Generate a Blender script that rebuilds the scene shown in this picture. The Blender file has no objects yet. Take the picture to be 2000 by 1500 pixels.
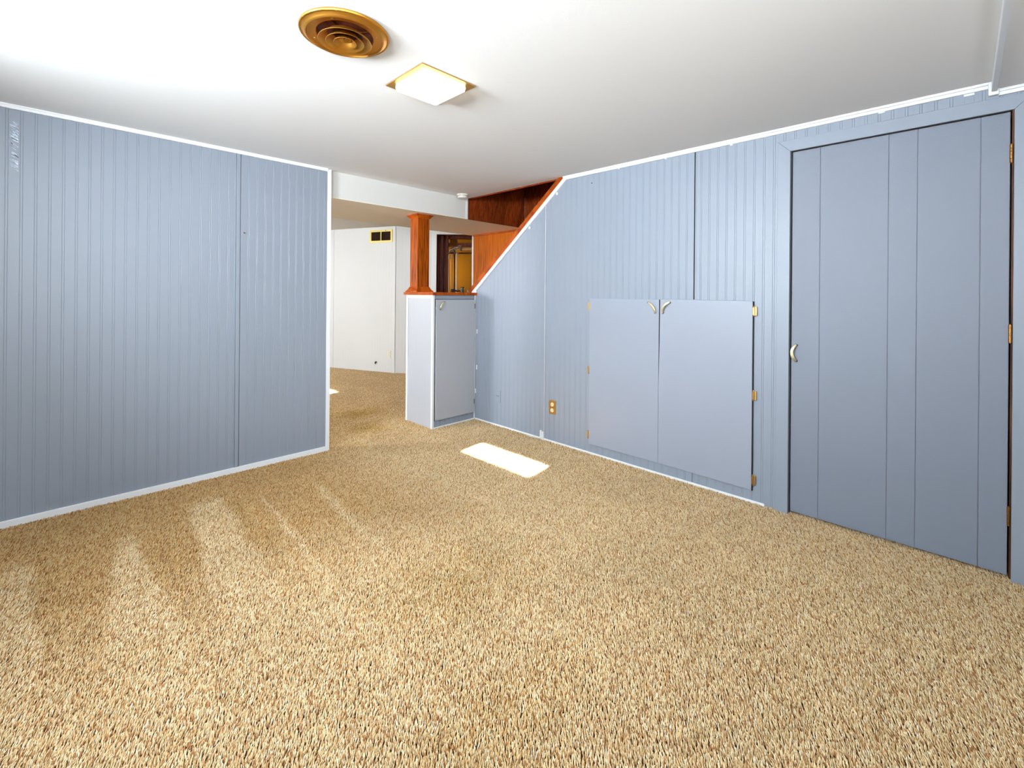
import bpy, bmesh, math, random
from mathutils import Vector, Matrix
random.seed(7)
SC = bpy.context.scene
COL = SC.collection

# ------------------------------------------------------------ camera
CAM_H = 1.22
YAW = math.radians(44.63)
FW = Vector((math.cos(YAW), math.sin(YAW), 0))
RT = Vector((math.sin(YAW), -math.cos(YAW), 0))
UP = Vector((0, 0, 1))
ROLL = 0.0084
cam_d = bpy.data.cameras.new('camera')
cam_d.sensor_width = 36.0
cam_d.lens = 892.6 / 2000 * 36
cam_d.shift_y = -(750 - 574.6) / 2000
cam_d.clip_start = 0.02
cam = bpy.data.objects.new('camera', cam_d)
COL.objects.link(cam)
cr, sr = math.cos(ROLL), math.sin(ROLL)
cx_ = RT * cr + UP * sr
cy_ = UP * cr - RT * sr
m3 = Matrix((cx_, cy_, -FW)).transposed()
cam.matrix_world = Matrix.Translation((0, 0, CAM_H)) @ m3.to_4x4()
SC.camera = cam

# ------------------------------------------------------------ view, world, sun, daylight
SC.view_settings.view_transform = 'Standard'
SC.view_settings.look = 'None'
SC.view_settings.gamma = 1.0
SC.view_settings.use_curve_mapping = False
SC.view_settings.exposure = 0.08
w = bpy.data.worlds.new('sky'); SC.world = w; w.use_nodes = True
bg = w.node_tree.nodes['Background']
bg.inputs[0].default_value = (0.62, 0.78, 1.0, 1); bg.inputs[1].default_value = 1.6
SC.cycles.max_bounces = 8
SC.cycles.diffuse_bounces = 5
SC.cycles.glossy_bounces = 3
SC.cycles.use_adaptive_sampling = True
SC.cycles.adaptive_threshold = 0.04
SC.cycles.sample_clamp_indirect = 6.0
SC.cycles.caustics_reflective = False
SC.cycles.caustics_refractive = False

def light(kind, name, loc, power, color, **k):
    d = bpy.data.lights.new(name, kind); d.energy = power; d.color = color
    for a, b in k.items():
        if a not in ('rot', 'dir'): setattr(d, a, b)
    o = bpy.data.objects.new(name, d); o.location = loc; COL.objects.link(o)
    if 'dir' in k:
        o.rotation_euler = Vector(k['dir']).to_track_quat('-Z', 'Y').to_euler()
    return o
SUN_DIR = Vector((1, 0.15, -0.503))
light('SUN', 'sun', (-4, 0, 5), 190.0, (1.0, 0.97, 0.92), dir=SUN_DIR, angle=math.radians(0.6))
# daylight through the near and far-room windows, plus added fill lights
light('AREA', 'window_daylight', (-1.24, 1.87, 1.70), 70, (0.80, 0.90, 1.0), dir=(1, -0.08, 0.02), shape='RECTANGLE', size=0.70, size_y=0.48, spread=math.radians(122))
light('AREA', 'window_daylight', (-1.24, 0.10, 1.66), 50, (0.88, 0.94, 1.0), dir=(1, 0.75, 0.75), shape='RECTANGLE', size=0.70, size_y=0.48, spread=math.radians(120))  # added fill for the right wall and ceiling, at an invented window
light('AREA', 'window_daylight', (0.0, -1.04, 1.40), 60, (0.93, 0.96, 1.0), dir=(0.3, 1, 0.65), shape='RECTANGLE', size=2.0, size_y=0.9)  # added soft fill from behind the camera
light('AREA', 'window_daylight', (-1.24, 5.25, 1.72), 118, (0.92, 0.96, 1.0), dir=(1, 0.05, -0.1), shape='RECTANGLE', size=0.70, size_y=0.48)
light('AREA', 'window_daylight', (0.3, 8.1, 1.5), 40, (0.97, 0.97, 1.0), dir=(0.6, -0.8, -0.1), shape='RECTANGLE', size=1.4, size_y=0.9)  # added fill for the far room; no window stands here
light('POINT', 'utility_bulb', (4.45, 6.12, 1.6), 7, (1.0, 0.72, 0.35), shadow_soft_size=0.05)

# ------------------------------------------------------------ materials
def s2l(c): return tuple((x / 12.92 if x <= .04045 else ((x + .055) / 1.055) ** 2.4) for x in [v / 255 for v in c]) + (1,)
def nt(name):
    m = bpy.data.materials.new(name); m.use_nodes = True
    return m, m.node_tree, m.node_tree.nodes['Principled BSDF']
def N(t, typ, **k):
    n = t.nodes.new(typ)
    for a, b in k.items():
        if a.startswith('i_'):
            key = a[2:]; key = int(key) if key.isdigit() else key
            n.inputs[key].default_value = b
        else: setattr(n, a, b)
    return n
def paint(name, rgb, rough=.5, bump=.15, scale=260, var=.04, spec=.5, coarse=0):
    m, t, b = nt(name)
    tc = N(t, 'ShaderNodeNewGeometry')
    n = N(t, 'ShaderNodeTexNoise', i_Scale=scale, i_Detail=3.0)
    t.links.new(tc.outputs['Position'], n.inputs['Vector'])
    n2 = N(t, 'ShaderNodeTexNoise', i_Scale=1.7, i_Detail=4.0)
    t.links.new(tc.outputs['Position'], n2.inputs['Vector'])
    mx = N(t, 'ShaderNodeMixRGB')
    c = s2l(rgb)
    mx.inputs[1].default_value = tuple(x * (1 - var) for x in c[:3]) + (1,)
    mx.inputs[2].default_value = tuple(min(1, x * (1 + var)) for x in c[:3]) + (1,)
    t.links.new(n2.outputs[0], mx.inputs[0]); t.links.new(mx.outputs[0], b.inputs['Base Color'])
    bp = N(t, 'ShaderNodeBump', i_Strength=bump, i_Distance=.001)
    t.links.new(n.outputs[0], bp.inputs['Height']); t.links.new(bp.outputs[0], b.inputs['Normal'])
    b.inputs['Roughness'].default_value = rough
    b.inputs['Specular IOR Level'].default_value = spec
    return m
def wood(name, c1, c2, scale=(14, 14, 1.2), rough=.35, rot=(0, 0, 0), ring=5.0, spec=.2, vary=.12):
    m, t, b = nt(name)
    tc = N(t, 'ShaderNodeNewGeometry')
    oi = N(t, 'ShaderNodeObjectInfo')
    mp = N(t, 'ShaderNodeMapping'); mp.inputs['Scale'].default_value = scale; mp.inputs['Rotation'].default_value = rot
    ad = N(t, 'ShaderNodeVectorMath', operation='ADD')
    sc = N(t, 'ShaderNodeVectorMath', operation='SCALE'); sc.inputs[3].default_value = 7.0
    cb = N(t, 'ShaderNodeCombineXYZ')
    t.links.new(oi.outputs['Random'], cb.inputs[0]); t.links.new(oi.outputs['Random'], cb.inputs[2])
    t.links.new(cb.outputs[0], sc.inputs[0])
    t.links.new(tc.outputs['Position'], mp.inputs[0]); t.links.new(mp.outputs[0], ad.inputs[0]); t.links.new(sc.outputs[0], ad.inputs[1])
    n = N(t, 'ShaderNodeTexNoise', i_Scale=1.0, i_Detail=2.0, i_Distortion=.4)
    t.links.new(ad.outputs[0], n.inputs['Vector'])
    mu = N(t, 'ShaderNodeMath', operation='MULTIPLY'); mu.inputs[1].default_value = ring
    fr = N(t, 'ShaderNodeMath', operation='FRACT')
    t.links.new(n.outputs[0], mu.inputs[0]); t.links.new(mu.outputs[0], fr.inputs[0])
    pg = N(t, 'ShaderNodeMath', operation='PINGPONG'); pg.inputs[1].default_value = .5
    t.links.new(fr.outputs[0], pg.inputs[0])
    n2 = N(t, 'ShaderNodeTexNoise', i_Scale=7.0, i_Detail=5.0)
    t.links.new(ad.outputs[0], n2.inputs['Vector'])
    sm = N(t, 'ShaderNodeMath', operation='MULTIPLY_ADD'); sm.inputs[1].default_value = 1.1
    t.links.new(pg.outputs[0], sm.inputs[0]); 
    s2 = N(t, 'ShaderNodeMath', operation='MULTIPLY_ADD'); s2.inputs[1].default_value = .9; s2.inputs[2].default_value = -.2
    t.links.new(n2.outputs[0], s2.inputs[0]); t.links.new(s2.outputs[0], sm.inputs[2])
    rp = N(t, 'ShaderNodeValToRGB'); rp.color_ramp.elements[0].color = s2l(c2); rp.color_ramp.elements[1].color = s2l(c1)
    rp.color_ramp.elements[0].position = .15; rp.color_ramp.elements[1].position = .7
    t.links.new(sm.outputs[0], rp.inputs[0])
    hv = N(t, 'ShaderNodeHueSaturation')
    ma = N(t, 'ShaderNodeMapRange', i_3=1 - vary, i_4=1 + vary)
    t.links.new(oi.outputs['Random'], ma.inputs[0]); t.links.new(ma.outputs[0], hv.inputs['Value'])
    t.links.new(rp.outputs[0], hv.inputs['Color']); t.links.new(hv.outputs[0], b.inputs['Base Color'])
    b.inputs['Roughness'].default_value = rough + .1
    b.inputs['Specular IOR Level'].default_value = spec
    return m
def metal(name, rgb, rough=.3, metallic=1.0):
    m, t, b = nt(name)
    n = N(t, 'ShaderNodeTexNoise', i_Scale=60.0, i_Detail=3.0)
    r = N(t, 'ShaderNodeMapRange', i_3=max(0, rough - .08), i_4=rough + .12)
    t.links.new(n.outputs[0], r.inputs[0]); t.links.new(r.outputs[0], b.inputs['Roughness'])
    b.inputs['Base Color'].default_value = s2l(rgb); b.inputs['Metallic'].default_value = metallic
    return m
BLUE = (141, 149, 160)
M = {}
M['blue'] = paint('blue_grey_paint', BLUE, .42, .25, 320)
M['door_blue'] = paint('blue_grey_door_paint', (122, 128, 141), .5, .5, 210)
M['cab_door'] = paint('pale_grey_cabinet_door_paint', (170, 173, 178), .45, .3)  # same paint as its neighbours, lightened so the door looks better lit
M['cupboard'] = paint('blue_grey_cupboard_paint', (150, 156, 168), .42, .3, 260)
M['white'] = paint('white_trim_paint', (236, 238, 238), .4, .1)
M['ceil'] = paint('ceiling_paint', (246, 244, 239), .85, .3, 240, .01, .2)
M['cream'] = paint('cream_wall_paint', (226, 227, 226), .5, .2)
M['soffit'] = paint('soffit_paint', (232, 228, 218), .7, .3, 190, .01, .2)
M['side_white'] = paint('white_cabinet_paint', (172, 174, 179), .45, .2)
M['orange'] = wood('orange_varnished_wood', (164, 78, 8), (84, 30, 3), scale=(34, 34, 1.3), spec=.1)
M['orange_x'] = wood('orange_varnished_wood_cap', (176, 80, 14), (128, 48, 6), spec=.12, scale=(14, 2, 2))
M['red_wood'] = wood('dark_red_varnished_wood', (150, 66, 24), (98, 36, 12), scale=(26, 26, 3), spec=.15, vary=.25)
M['oak_wall'] = wood('orange_plank_wood', (186, 97, 10), (150, 66, 6), scale=(8, 20, 1.0), spec=.1)
M['stud'] = wood('reddish_stud_wood', (110, 52, 34), (70, 30, 22))
M['jamb'] = wood('raw_brown_jamb_wood', (96, 60, 38), (46, 28, 20))
M['brass'] = metal('brass', (208, 166, 98), .38, .95)
M['bronze'] = metal('aged_bronze_hinge', (150, 104, 56), .36)
M['gold'] = metal('gold_bronze_paint', (214, 152, 62), .40)
M['gold_dark'] = metal('gold_bronze_shadow', (92, 50, 16), .4)  # darker bronze for vent bars, louvres and a box cover
M['pull'] = metal('aged_cream_brass', (222, 212, 174), .3, .75)
M['dark'] = paint('dark_void', (24, 18, 16), .9, 0)
M['ivory'] = paint('ivory_plastic', (240, 226, 178), .35, 0)
M['plastic'] = paint('white_plastic', (232, 228, 214), .35, 0)
M['yellow'] = paint('mustard_wall', (206, 150, 28), .7, .1)
M['tan'] = paint('tan_pipe', (186, 140, 82), .5, .2)
M['black'] = paint('black_plastic', (22, 20, 24), .4, 0)
M['grey'] = metal('grey_cable', (120, 120, 128), .5)
M['conc'] = paint('window_well_concrete', (170, 168, 160), .9, .8, 60)
M['under'] = paint('carpet_backing', (44, 30, 22), 1, 0)
m, t, b = nt('lamp_glass'); b.inputs['Base Color'].default_value = (1, .97, .9, 1)
b.inputs['Emission Color'].default_value = (1.0, .86, .62, 1); b.inputs['Emission Strength'].default_value = 5.0
M['lampglass'] = m
m = bpy.data.materials.new('window_glass'); m.use_nodes = True; t = m.node_tree
t.nodes.clear(); o_ = N(t, 'ShaderNodeOutputMaterial'); mx = N(t, 'ShaderNodeMixShader'); tr = N(t, 'ShaderNodeBsdfTransparent'); gl = N(t, 'ShaderNodeBsdfGlossy', i_Roughness=.02); fr = N(t, 'ShaderNodeFresnel')
t.links.new(fr.outputs[0], mx.inputs[0]); t.links.new(tr.outputs[0], mx.inputs[1]); t.links.new(gl.outputs[0], mx.inputs[2]); t.links.new(mx.outputs[0], o_.inputs[0])
M['glass'] = m

# carpet yarn: tone from a per-tuft attribute, broad mottling, and the vacuumed strokes by the left wall
m, t, b = nt('carpet_yarn')
geo = N(t, 'ShaderNodeNewGeometry'); sep = N(t, 'ShaderNodeSeparateXYZ'); t.links.new(geo.outputs['Position'], sep.inputs[0])
def mth(op, a, b_=None, c=None, clamp=False):
    n = N(t, 'ShaderNodeMath', operation=op); n.use_clamp = clamp
    for i, v in enumerate((a, b_, c)):
        if v is None: continue
        if isinstance(v, (int, float)): n.inputs[i].default_value = v
        else: t.links.new(v, n.inputs[i])
    return n.outputs[0]
wob = N(t, 'ShaderNodeTexNoise', i_Scale=5.0, i_Detail=3.0); t.links.new(geo.outputs['Position'], wob.inputs['Vector'])
X = mth('ADD', sep.outputs[0], mth('MULTIPLY_ADD', wob.outputs[0], .10, -.05)); Y = mth('ADD', sep.outputs[1], mth('MULTIPLY_ADD', wob.outputs[0], .24, -.12))
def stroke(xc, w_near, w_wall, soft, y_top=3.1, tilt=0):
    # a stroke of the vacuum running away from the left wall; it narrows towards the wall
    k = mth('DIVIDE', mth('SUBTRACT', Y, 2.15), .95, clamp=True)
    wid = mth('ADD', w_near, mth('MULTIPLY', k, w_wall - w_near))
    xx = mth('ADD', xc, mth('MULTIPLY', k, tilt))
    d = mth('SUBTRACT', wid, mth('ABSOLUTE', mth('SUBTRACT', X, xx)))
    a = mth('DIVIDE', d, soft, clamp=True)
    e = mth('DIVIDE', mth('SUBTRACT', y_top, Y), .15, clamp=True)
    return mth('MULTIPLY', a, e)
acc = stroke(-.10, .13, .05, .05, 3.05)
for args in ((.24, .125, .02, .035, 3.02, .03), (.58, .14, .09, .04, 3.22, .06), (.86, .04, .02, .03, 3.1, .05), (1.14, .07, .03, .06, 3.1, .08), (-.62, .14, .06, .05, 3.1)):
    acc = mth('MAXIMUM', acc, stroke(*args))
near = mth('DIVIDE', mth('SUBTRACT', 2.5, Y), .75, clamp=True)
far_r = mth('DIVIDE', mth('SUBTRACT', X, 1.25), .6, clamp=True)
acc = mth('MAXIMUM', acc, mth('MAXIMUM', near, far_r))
big = N(t, 'ShaderNodeTexNoise', i_Scale=1.6, i_Detail=3.0, i_Distortion=.5); t.links.new(geo.outputs['Position'], big.inputs['Vector'])
mid = N(t, 'ShaderNodeTexNoise', i_Scale=14.0, i_Detail=3.0); t.links.new(geo.outputs['Position'], mid.inputs['Vector'])
at = N(t, 'ShaderNodeAttribute'); at.attribute_name = 'tone'
rp = N(t, 'ShaderNodeValToRGB'); el = rp.color_ramp.elements
el[0].position = 0; el[0].color = s2l((176, 128, 84)); el[1].position = 1; el[1].color = s2l((255, 240, 212))
for p_, c_ in ((.10, (190, 136, 88)), (.28, (222, 184, 130)), (.6, (240, 214, 166)), (.85, (252, 234, 192))):
    e = el.new(p_); e.color = s2l(c_)
t.links.new(at.outputs['Fac'], rp.inputs[0])
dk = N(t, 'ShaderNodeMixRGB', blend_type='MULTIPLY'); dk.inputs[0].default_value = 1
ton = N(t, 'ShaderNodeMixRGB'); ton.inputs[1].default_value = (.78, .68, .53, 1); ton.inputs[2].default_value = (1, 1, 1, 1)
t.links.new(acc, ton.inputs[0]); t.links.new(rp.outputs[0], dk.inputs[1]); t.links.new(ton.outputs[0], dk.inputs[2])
# traffic stains on the carpet in the doorway
def blot(x, y, rx, ry):
    dx = mth('DIVIDE', mth('SUBTRACT', X, x), rx); dy = mth('DIVIDE', mth('SUBTRACT', Y, y), ry)
    return mth('SUBTRACT', 1.0, mth('SQRT', mth('ADD', mth('MULTIPLY', dx, dx), mth('MULTIPLY', dy, dy))), clamp=True)
st = mth('MAXIMUM', blot(2.22, 4.35, .45, .32), blot(2.02, 3.85, .28, .3))
st = mth('MAXIMUM', st, mth('MULTIPLY', blot(1.25, 1.55, .5, .35), .35))
st = mth('MAXIMUM', st, mth('MULTIPLY', blot(.95, .95, .4, .22), .25))
vr = mth('ADD', mth('MULTIPLY_ADD', big.outputs[0], .34, .83), mth('MULTIPLY_ADD', mid.outputs[0], .30, -.15))
st = mth('MAXIMUM', st, mth('MULTIPLY', blot(2.0, 4.3, 1.0, 1.3), .42))
vr = mth('MULTIPLY', mth('SUBTRACT', vr, mth('MULTIPLY', st, .34)), .90)
hs = N(t, 'ShaderNodeHueSaturation'); t.links.new(dk.outputs[0], hs.inputs['Color']); t.links.new(vr, hs.inputs['Value'])
t.links.new(mth('MULTIPLY_ADD', st, .35, 1.0), hs.inputs['Saturation'])
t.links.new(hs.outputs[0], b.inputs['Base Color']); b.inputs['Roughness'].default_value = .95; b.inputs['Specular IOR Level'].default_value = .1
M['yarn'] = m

# ------------------------------------------------------------ mesh helpers
def tag(o, label=None, cat=None, kind=None, group=None):
    if label: o['label'] = label
    if cat: o['category'] = cat
    if kind: o['kind'] = kind
    if group: o['group'] = group
    return o
def link(name, me, mat, parent=None, loc=None):
    if mat is not None and not me.materials: me.materials.append(mat)
    o = bpy.data.objects.new(name, me); COL.objects.link(o)
    if loc is not None: o.location = loc
    if parent is not None: o.parent = parent
    return o
def from_bm(name, bm, smooth=False):
    bmesh.ops.recalc_face_normals(bm, faces=bm.faces)
    me = bpy.data.meshes.new(name); bm.to_mesh(me); bm.free()
    if smooth:
        for p in me.polygons: p.use_smooth = True
    return me
def bbox(bm, a, b, bevel=0.0):
    x0, y0, z0 = a; x1, y1, z1 = b
    r = bmesh.ops.create_cube(bm, size=1.0)
    vs = r['verts']
    for v in vs:
        v.co = Vector(((x0 + x1) / 2 + v.co.x * (x1 - x0), (y0 + y1) / 2 + v.co.y * (y1 - y0), (z0 + z1) / 2 + v.co.z * (z1 - z0)))
    if bevel > 0:
        es = list({e for v in vs for e in v.link_edges})
        bmesh.ops.bevel(bm, geom=es, offset=bevel, segments=2, affect='EDGES', profile=.6)
def boxes(name, lst, mat, parent=None, bevel=0.0):
    """axis-aligned boxes joined into one mesh; origin at the base centre of them all"""
    lo = Vector([min(min(a[i], b[i]) for a, b in lst) for i in range(3)]); hi = Vector([max(max(a[i], b[i]) for a, b in lst) for i in range(3)])
    base = Vector(((lo.x + hi.x) / 2, (lo.y + hi.y) / 2, lo.z))
    if parent is not None: off = parent_world(parent)
    bm = bmesh.new()
    for a, b in lst:
        bbox(bm, Vector(a) - base, Vector(b) - base, bevel)
    o = link(name, from_bm(name, bm), mat, parent, base - (off if parent is not None else Vector((0, 0, 0))))
    return o
def parent_world(p):
    v = Vector((0, 0, 0))
    while p is not None: v += Vector(p.location); p = p.parent
    return v
def solid(name, verts, faces, mat, parent=None, smooth=False):
    lo = Vector([min(v[i] for v in verts) for i in range(3)]); hi = Vector([max(v[i] for v in verts) for i in range(3)])
    base = Vector(((lo.x + hi.x) / 2, (lo.y + hi.y) / 2, lo.z))
    bm = bmesh.new(); vs = [bm.verts.new(Vector(v) - base) for v in verts]
    for f in faces: bm.faces.new([vs[i] for i in f])
    me = from_bm(name, bm, smooth)
    return link(name, me, mat, parent, base - (parent_world(parent) if parent is not None else Vector((0, 0, 0))))
def extrude_poly(name, poly, vec, mat, parent=None):
    n = len(poly); v = [Vector(p) for p in poly] + [Vector(p) + Vector(vec) for p in poly]
    f = [list(range(n)), list(range(2 * n - 1, n - 1, -1))] + [[i, (i + 1) % n, n + (i + 1) % n, n + i] for i in range(n)]
    return solid(name, v, f, mat, parent)
def empty(name, loc, parent=None):
    o = bpy.data.objects.new(name, None); o.empty_display_size = .05; o.location = loc; COL.objects.link(o)
    if parent: o.parent = parent
    return o
def lathe_bm(bm, prof, segs=64, c=(0, 0, 0)):
    rings = []
    for r, z in prof:
        if r < 1e-6: rings.append([bm.verts.new((c[0], c[1], c[2] + z))])
        else: rings.append([bm.verts.new((c[0] + r * math.cos(2 * math.pi * i / segs), c[1] + r * math.sin(2 * math.pi * i / segs), c[2] + z)) for i in range(segs)])
    for a, b in zip(rings, rings[1:]):
        for i in range(segs):
            j = (i + 1) % segs
            if len(a) == 1 and len(b) == 1: continue
            if len(a) == 1: bm.faces.new((a[0], b[i], b[j]))
            elif len(b) == 1: bm.faces.new((a[i], a[j], b[0]))
            else: bm.faces.new((a[i], a[j], b[j], b[i]))
def tube_bm(bm, pts, r, segs=8, rads=None, caps=True):
    pts = [Vector(p) for p in pts]; rings = []
    ref = Vector((0, 0, 1))
    for i, p in enumerate(pts):
        d = (pts[min(i + 1, len(pts) - 1)] - pts[max(i - 1, 0)]).normalized()
        a = d.cross(ref)
        if a.length < .1: a = d.cross(Vector((1, 0, 0)))
        a.normalize(); b_ = d.cross(a).normalized()
        rr = rads[i] if rads else r
        rings.append([bm.verts.new(p + (a * math.cos(2 * math.pi * k / segs) + b_ * math.sin(2 * math.pi * k / segs)) * rr) for k in range(segs)])
    for a, b_ in zip(rings, rings[1:]):
        for k in range(segs): bm.faces.new((a[k], a[(k + 1) % segs], b_[(k + 1) % segs], b_[k]))
    if caps: bm.faces.new(rings[0]); bm.faces.new(rings[-1][::-1])
def tube(name, pts, r, mat, parent=None, segs=8, rads=None):
    base = Vector(pts[0]); bm = bmesh.new(); tube_bm(bm, [Vector(p) - base for p in pts], r, segs, rads)
    return link(name, from_bm(name, bm, True), mat, parent, base - (parent_world(parent) if parent is not None else Vector((0, 0, 0))))

# ------------------------------------------------------------ room constants (metres)
XR = 2.946      # face of the right wall
YL = 3.515      # face of the left wall
XN, YB = -1.30, -1.10
ZC = 2.18       # ceiling
ZB = -0.014     # carpet backing level
ZS = 1.970      # underside of the soffit
PITCH = .0527
T = .006

# plank: wide flat + groove + narrow bead + groove; u runs along the wall, d is how far it stands out
def plank_profile(wd, g=.0018):
    if wd < .02: return [(0, 0), (0, T), (wd, T), (wd, 0)]
    return [(0, 0), (0, T - g), (.0016, T), (wd - .0112, T), (wd - .0096, T - g), (wd - .0080, T), (wd - .0016, T), (wd, T - g), (wd, 0)]
PM = {}
def plank(parent, side, u0, u1, zlo, zhi0, zhi1=None, mat=None, face=None):
    zhi1 = zhi0 if zhi1 is None else zhi1
    wd = u1 - u0; key = (side, round(wd, 4), round(zlo, 3), round(zhi0, 3), round(zhi1, 3), mat.name if mat else '')
    if side == 'R': org = Vector((XR, u0, zlo))
    else: org = Vector((u0, YL, zlo))
    if key not in PM:
        pr = plank_profile(wd, .0015 if side == 'R' else .0011); bm = bmesh.new(); lo, hi = [], []
        for u, d in pr:
            f = max(0, min(1, u / wd)); zt = zhi0 + (zhi1 - zhi0) * f - zlo
            c = (T - d, u) if side == 'R' else (u, T - d)
            lo.append(bm.verts.new((c[0], c[1], 0))); hi.append(bm.verts.new((c[0], c[1], zt)))
        n = len(pr)
        for i in range(n): j = (i + 1) % n; bm.faces.new((lo[i], lo[j], hi[j], hi[i]))
        bm.faces.new(lo[::-1]); bm.faces.new(hi)
        PM[key] = from_bm('plank', bm)
    return link('plank', PM[key], mat or M['blue'], parent, org - parent_world(parent))

# ------------------------------------------------------------ floor
fl = boxes('floor', [((-1.5, -1.3, ZB - .05), (5.6, 8.6, ZB))], M['under'])
tag(fl, 'carpeted basement floor running from the blue room into the white room', 'floor', 'structure')

# carpet: one object; its mesh is a half-metre patch of cut pile that geometry nodes lay edge to edge
def carpet():
    P = .5; n = 92; step = P / n
    V, Fc, tone = [], [], []
    rnd = random.Random(3)
    for i in range(n):
        for j in range(n):
            x = (i + .5 + rnd.uniform(-.42, .42)) * step; y = (j + .5 + rnd.uniform(-.42, .42)) * step
            a = 2 * math.pi * x / P; c = 2 * math.pi * y / P
            ang = math.radians(45) + .12 * math.sin(3 * a + 2 * math.sin(2 * c)) + .12 * math.cos(4 * c - math.sin(3 * a)) + rnd.uniform(-.6, .6)
            lean = math.radians(rnd.uniform(24, 58)); L = rnd.uniform(.0115, .0165); r = rnd.uniform(.0013, .0019)
            d = Vector((math.cos(ang) * math.sin(lean), math.sin(ang) * math.sin(lean), math.cos(lean)))
            s = Vector((-math.sin(ang), math.cos(ang), 0)); q = d.cross(s)
            rot = rnd.uniform(0, 1.5); base = len(V); o = Vector((x, y, 0))
            for h, rr in ((0, .75), (.45, 1.1), (.85, .95)):
                for k in range(4):
                    t_ = rot + h * .8 + k * math.pi / 2
                    V.append(o + d * (L * h) + (s * math.cos(t_) + q * math.sin(t_)) * r * rr)
            V.append(o + d * L * 1.02)
            for lv in range(2):
                for k in range(4):
                    A = base + lv * 4 + k; B = base + lv * 4 + (k + 1) % 4
                    Fc.append((A, B, B + 4, A + 4))
            for k in range(4): Fc.append((base + 8 + k, base + 8 + (k + 1) % 4, base + 12))
            tn = min(1, max(0, rnd.gauss(.52, .28))); 
            if rnd.random() < .06: tn = rnd.uniform(0, .12)
            tone += [tn] * 12
    me = bpy.data.meshes.new('carpet'); me.from_pydata([tuple(v) for v in V], [], Fc); me.update()
    a = me.attributes.new('tone', 'FLOAT', 'FACE'); a.data.foreach_set('value', tone)
    me.materials.append(M['yarn'])
    for p in me.polygons: p.use_smooth = True
    o = link('carpet', me, None, None, (0, 0, ZB))
    x0, y0, nx, ny = -1.5, -1.5, 13, 20
    g = bpy.data.node_groups.new('lay_carpet', 'GeometryNodeTree')
    g.interface.new_socket('Geometry', in_out='INPUT', socket_type='NodeSocketGeometry')
    g.interface.new_socket('Geometry', in_out='OUTPUT', socket_type='NodeSocketGeometry')
    gi = g.nodes.new('NodeGroupInput'); go = g.nodes.new('NodeGroupOutput')
    gr = g.nodes.new('GeometryNodeMeshGrid')
    gr.inputs['Size X'].default_value = P * (nx - 1); gr.inputs['Size Y'].default_value = P * (ny - 1)
    gr.inputs['Vertices X'].default_value = nx; gr.inputs['Vertices Y'].default_value = ny
    tr = g.nodes.new('GeometryNodeTransform'); tr.inputs['Translation'].default_value = (x0 + P * (nx - 1) / 2, y0 + P * (ny - 1) / 2, 0)
    ip = g.nodes.new('GeometryNodeInstanceOnPoints')
    g.links.new(gr.outputs['Mesh'], tr.inputs['Geometry']); g.links.new(tr.outputs[0], ip.inputs['Points'])
    g.links.new(gi.outputs[0], ip.inputs['Instance']); g.links.new(ip.outputs[0], go.inputs[0])
    md = o.modifiers.new('lay', 'NODES'); md.node_group = g
    tag(o, 'tan beige cut-pile carpet with vacuum strokes covering the whole floor', 'carpet', 'stuff')
carpet()

# ------------------------------------------------------------ ceilings, beam, soffit
c = boxes('ceiling', [((XN - .15, YB - .15, ZC), (XR + .02, 3.56, ZC + .12)), ((XR + .02, YB - .15, ZC), (4.0, 2.28, ZC + .12))], M['ceil'])
tag(c, 'off-white plastered ceiling of the blue room', 'ceiling', 'structure')
c = boxes('ceiling', [((XN - .15, 4.45, 2.25), (5.7, 8.7, 2.37))], M['soffit'])
tag(c, 'cream ceiling of the white room beyond the opening', 'ceiling', 'structure')
bmx = boxes('beam', [((XN, YB, 2.142), (XR - .002, -.098, ZC + .01))], M['ceil'])
tag(bmx, 'low boxed drop in the ceiling above the top of the blue door', 'beam', 'structure')
tag(boxes('trim_1', [((XN, -.102, 2.132), (XR - .02, -.084, ZC - .001))], M['white'], bevel=.002), 'white edge strip along the boxed ceiling drop', 'trim', 'structure')
M['soffit_face'] = paint('soffit_face_paint', (218, 217, 211), .75, .3, 190, .01, .2)  # same paint as the underside, darkened to offset strong light on the face
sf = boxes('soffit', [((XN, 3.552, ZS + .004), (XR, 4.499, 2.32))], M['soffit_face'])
boxes('return_face', [((XR, 3.561, ZS + .004), (3.9, 4.499, 2.32))], M['soffit'], sf)
boxes('underside', [((XN, 3.5525, ZS), (XR, 4.5, ZS + .006)), ((XR, 3.561, ZS), (3.796, 4.5, ZS + .006))], paint('cream_soffit_underside', (250, 242, 218), .7, .3, 190, .01, .2), sf)['label'] = 'cream underside of the soffit'  # same paint as the face, lightened in place of bounced light
boxes('corner_bead', [((XR - .016, 3.545, ZS - .001), (XR + .006, 3.554, ZC))], M['white'], sf, .001)
tag(sf, 'white boxed soffit crossing above the wooden post', 'soffit', 'structure')

# ------------------------------------------------------------ left wall
wl = boxes('wall_left', [((XN, YL + T, ZB), (1.527, 3.55, ZC))], M['blue'])
tag(wl, 'blue-grey grooved panelling on the left partition wall', 'wall', 'structure')
u = -.153 - PITCH * 21
edges = []
while u < .885: edges.append(u); u += PITCH
edges.append(.889)
for a, b_ in zip(edges, edges[1:]): plank(wl, 'L', a, b_, .012, ZC - .02)
boxes('batten', [((.890, YL - .004, .012), (.913, YL + T, ZC - .02))], M['blue'], wl, .0015)
u = .917
while u < 1.50:
    v = min(u + PITCH, 1.513); plank(wl, 'L', u, v, .012, ZC - .02); u = v
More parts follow.
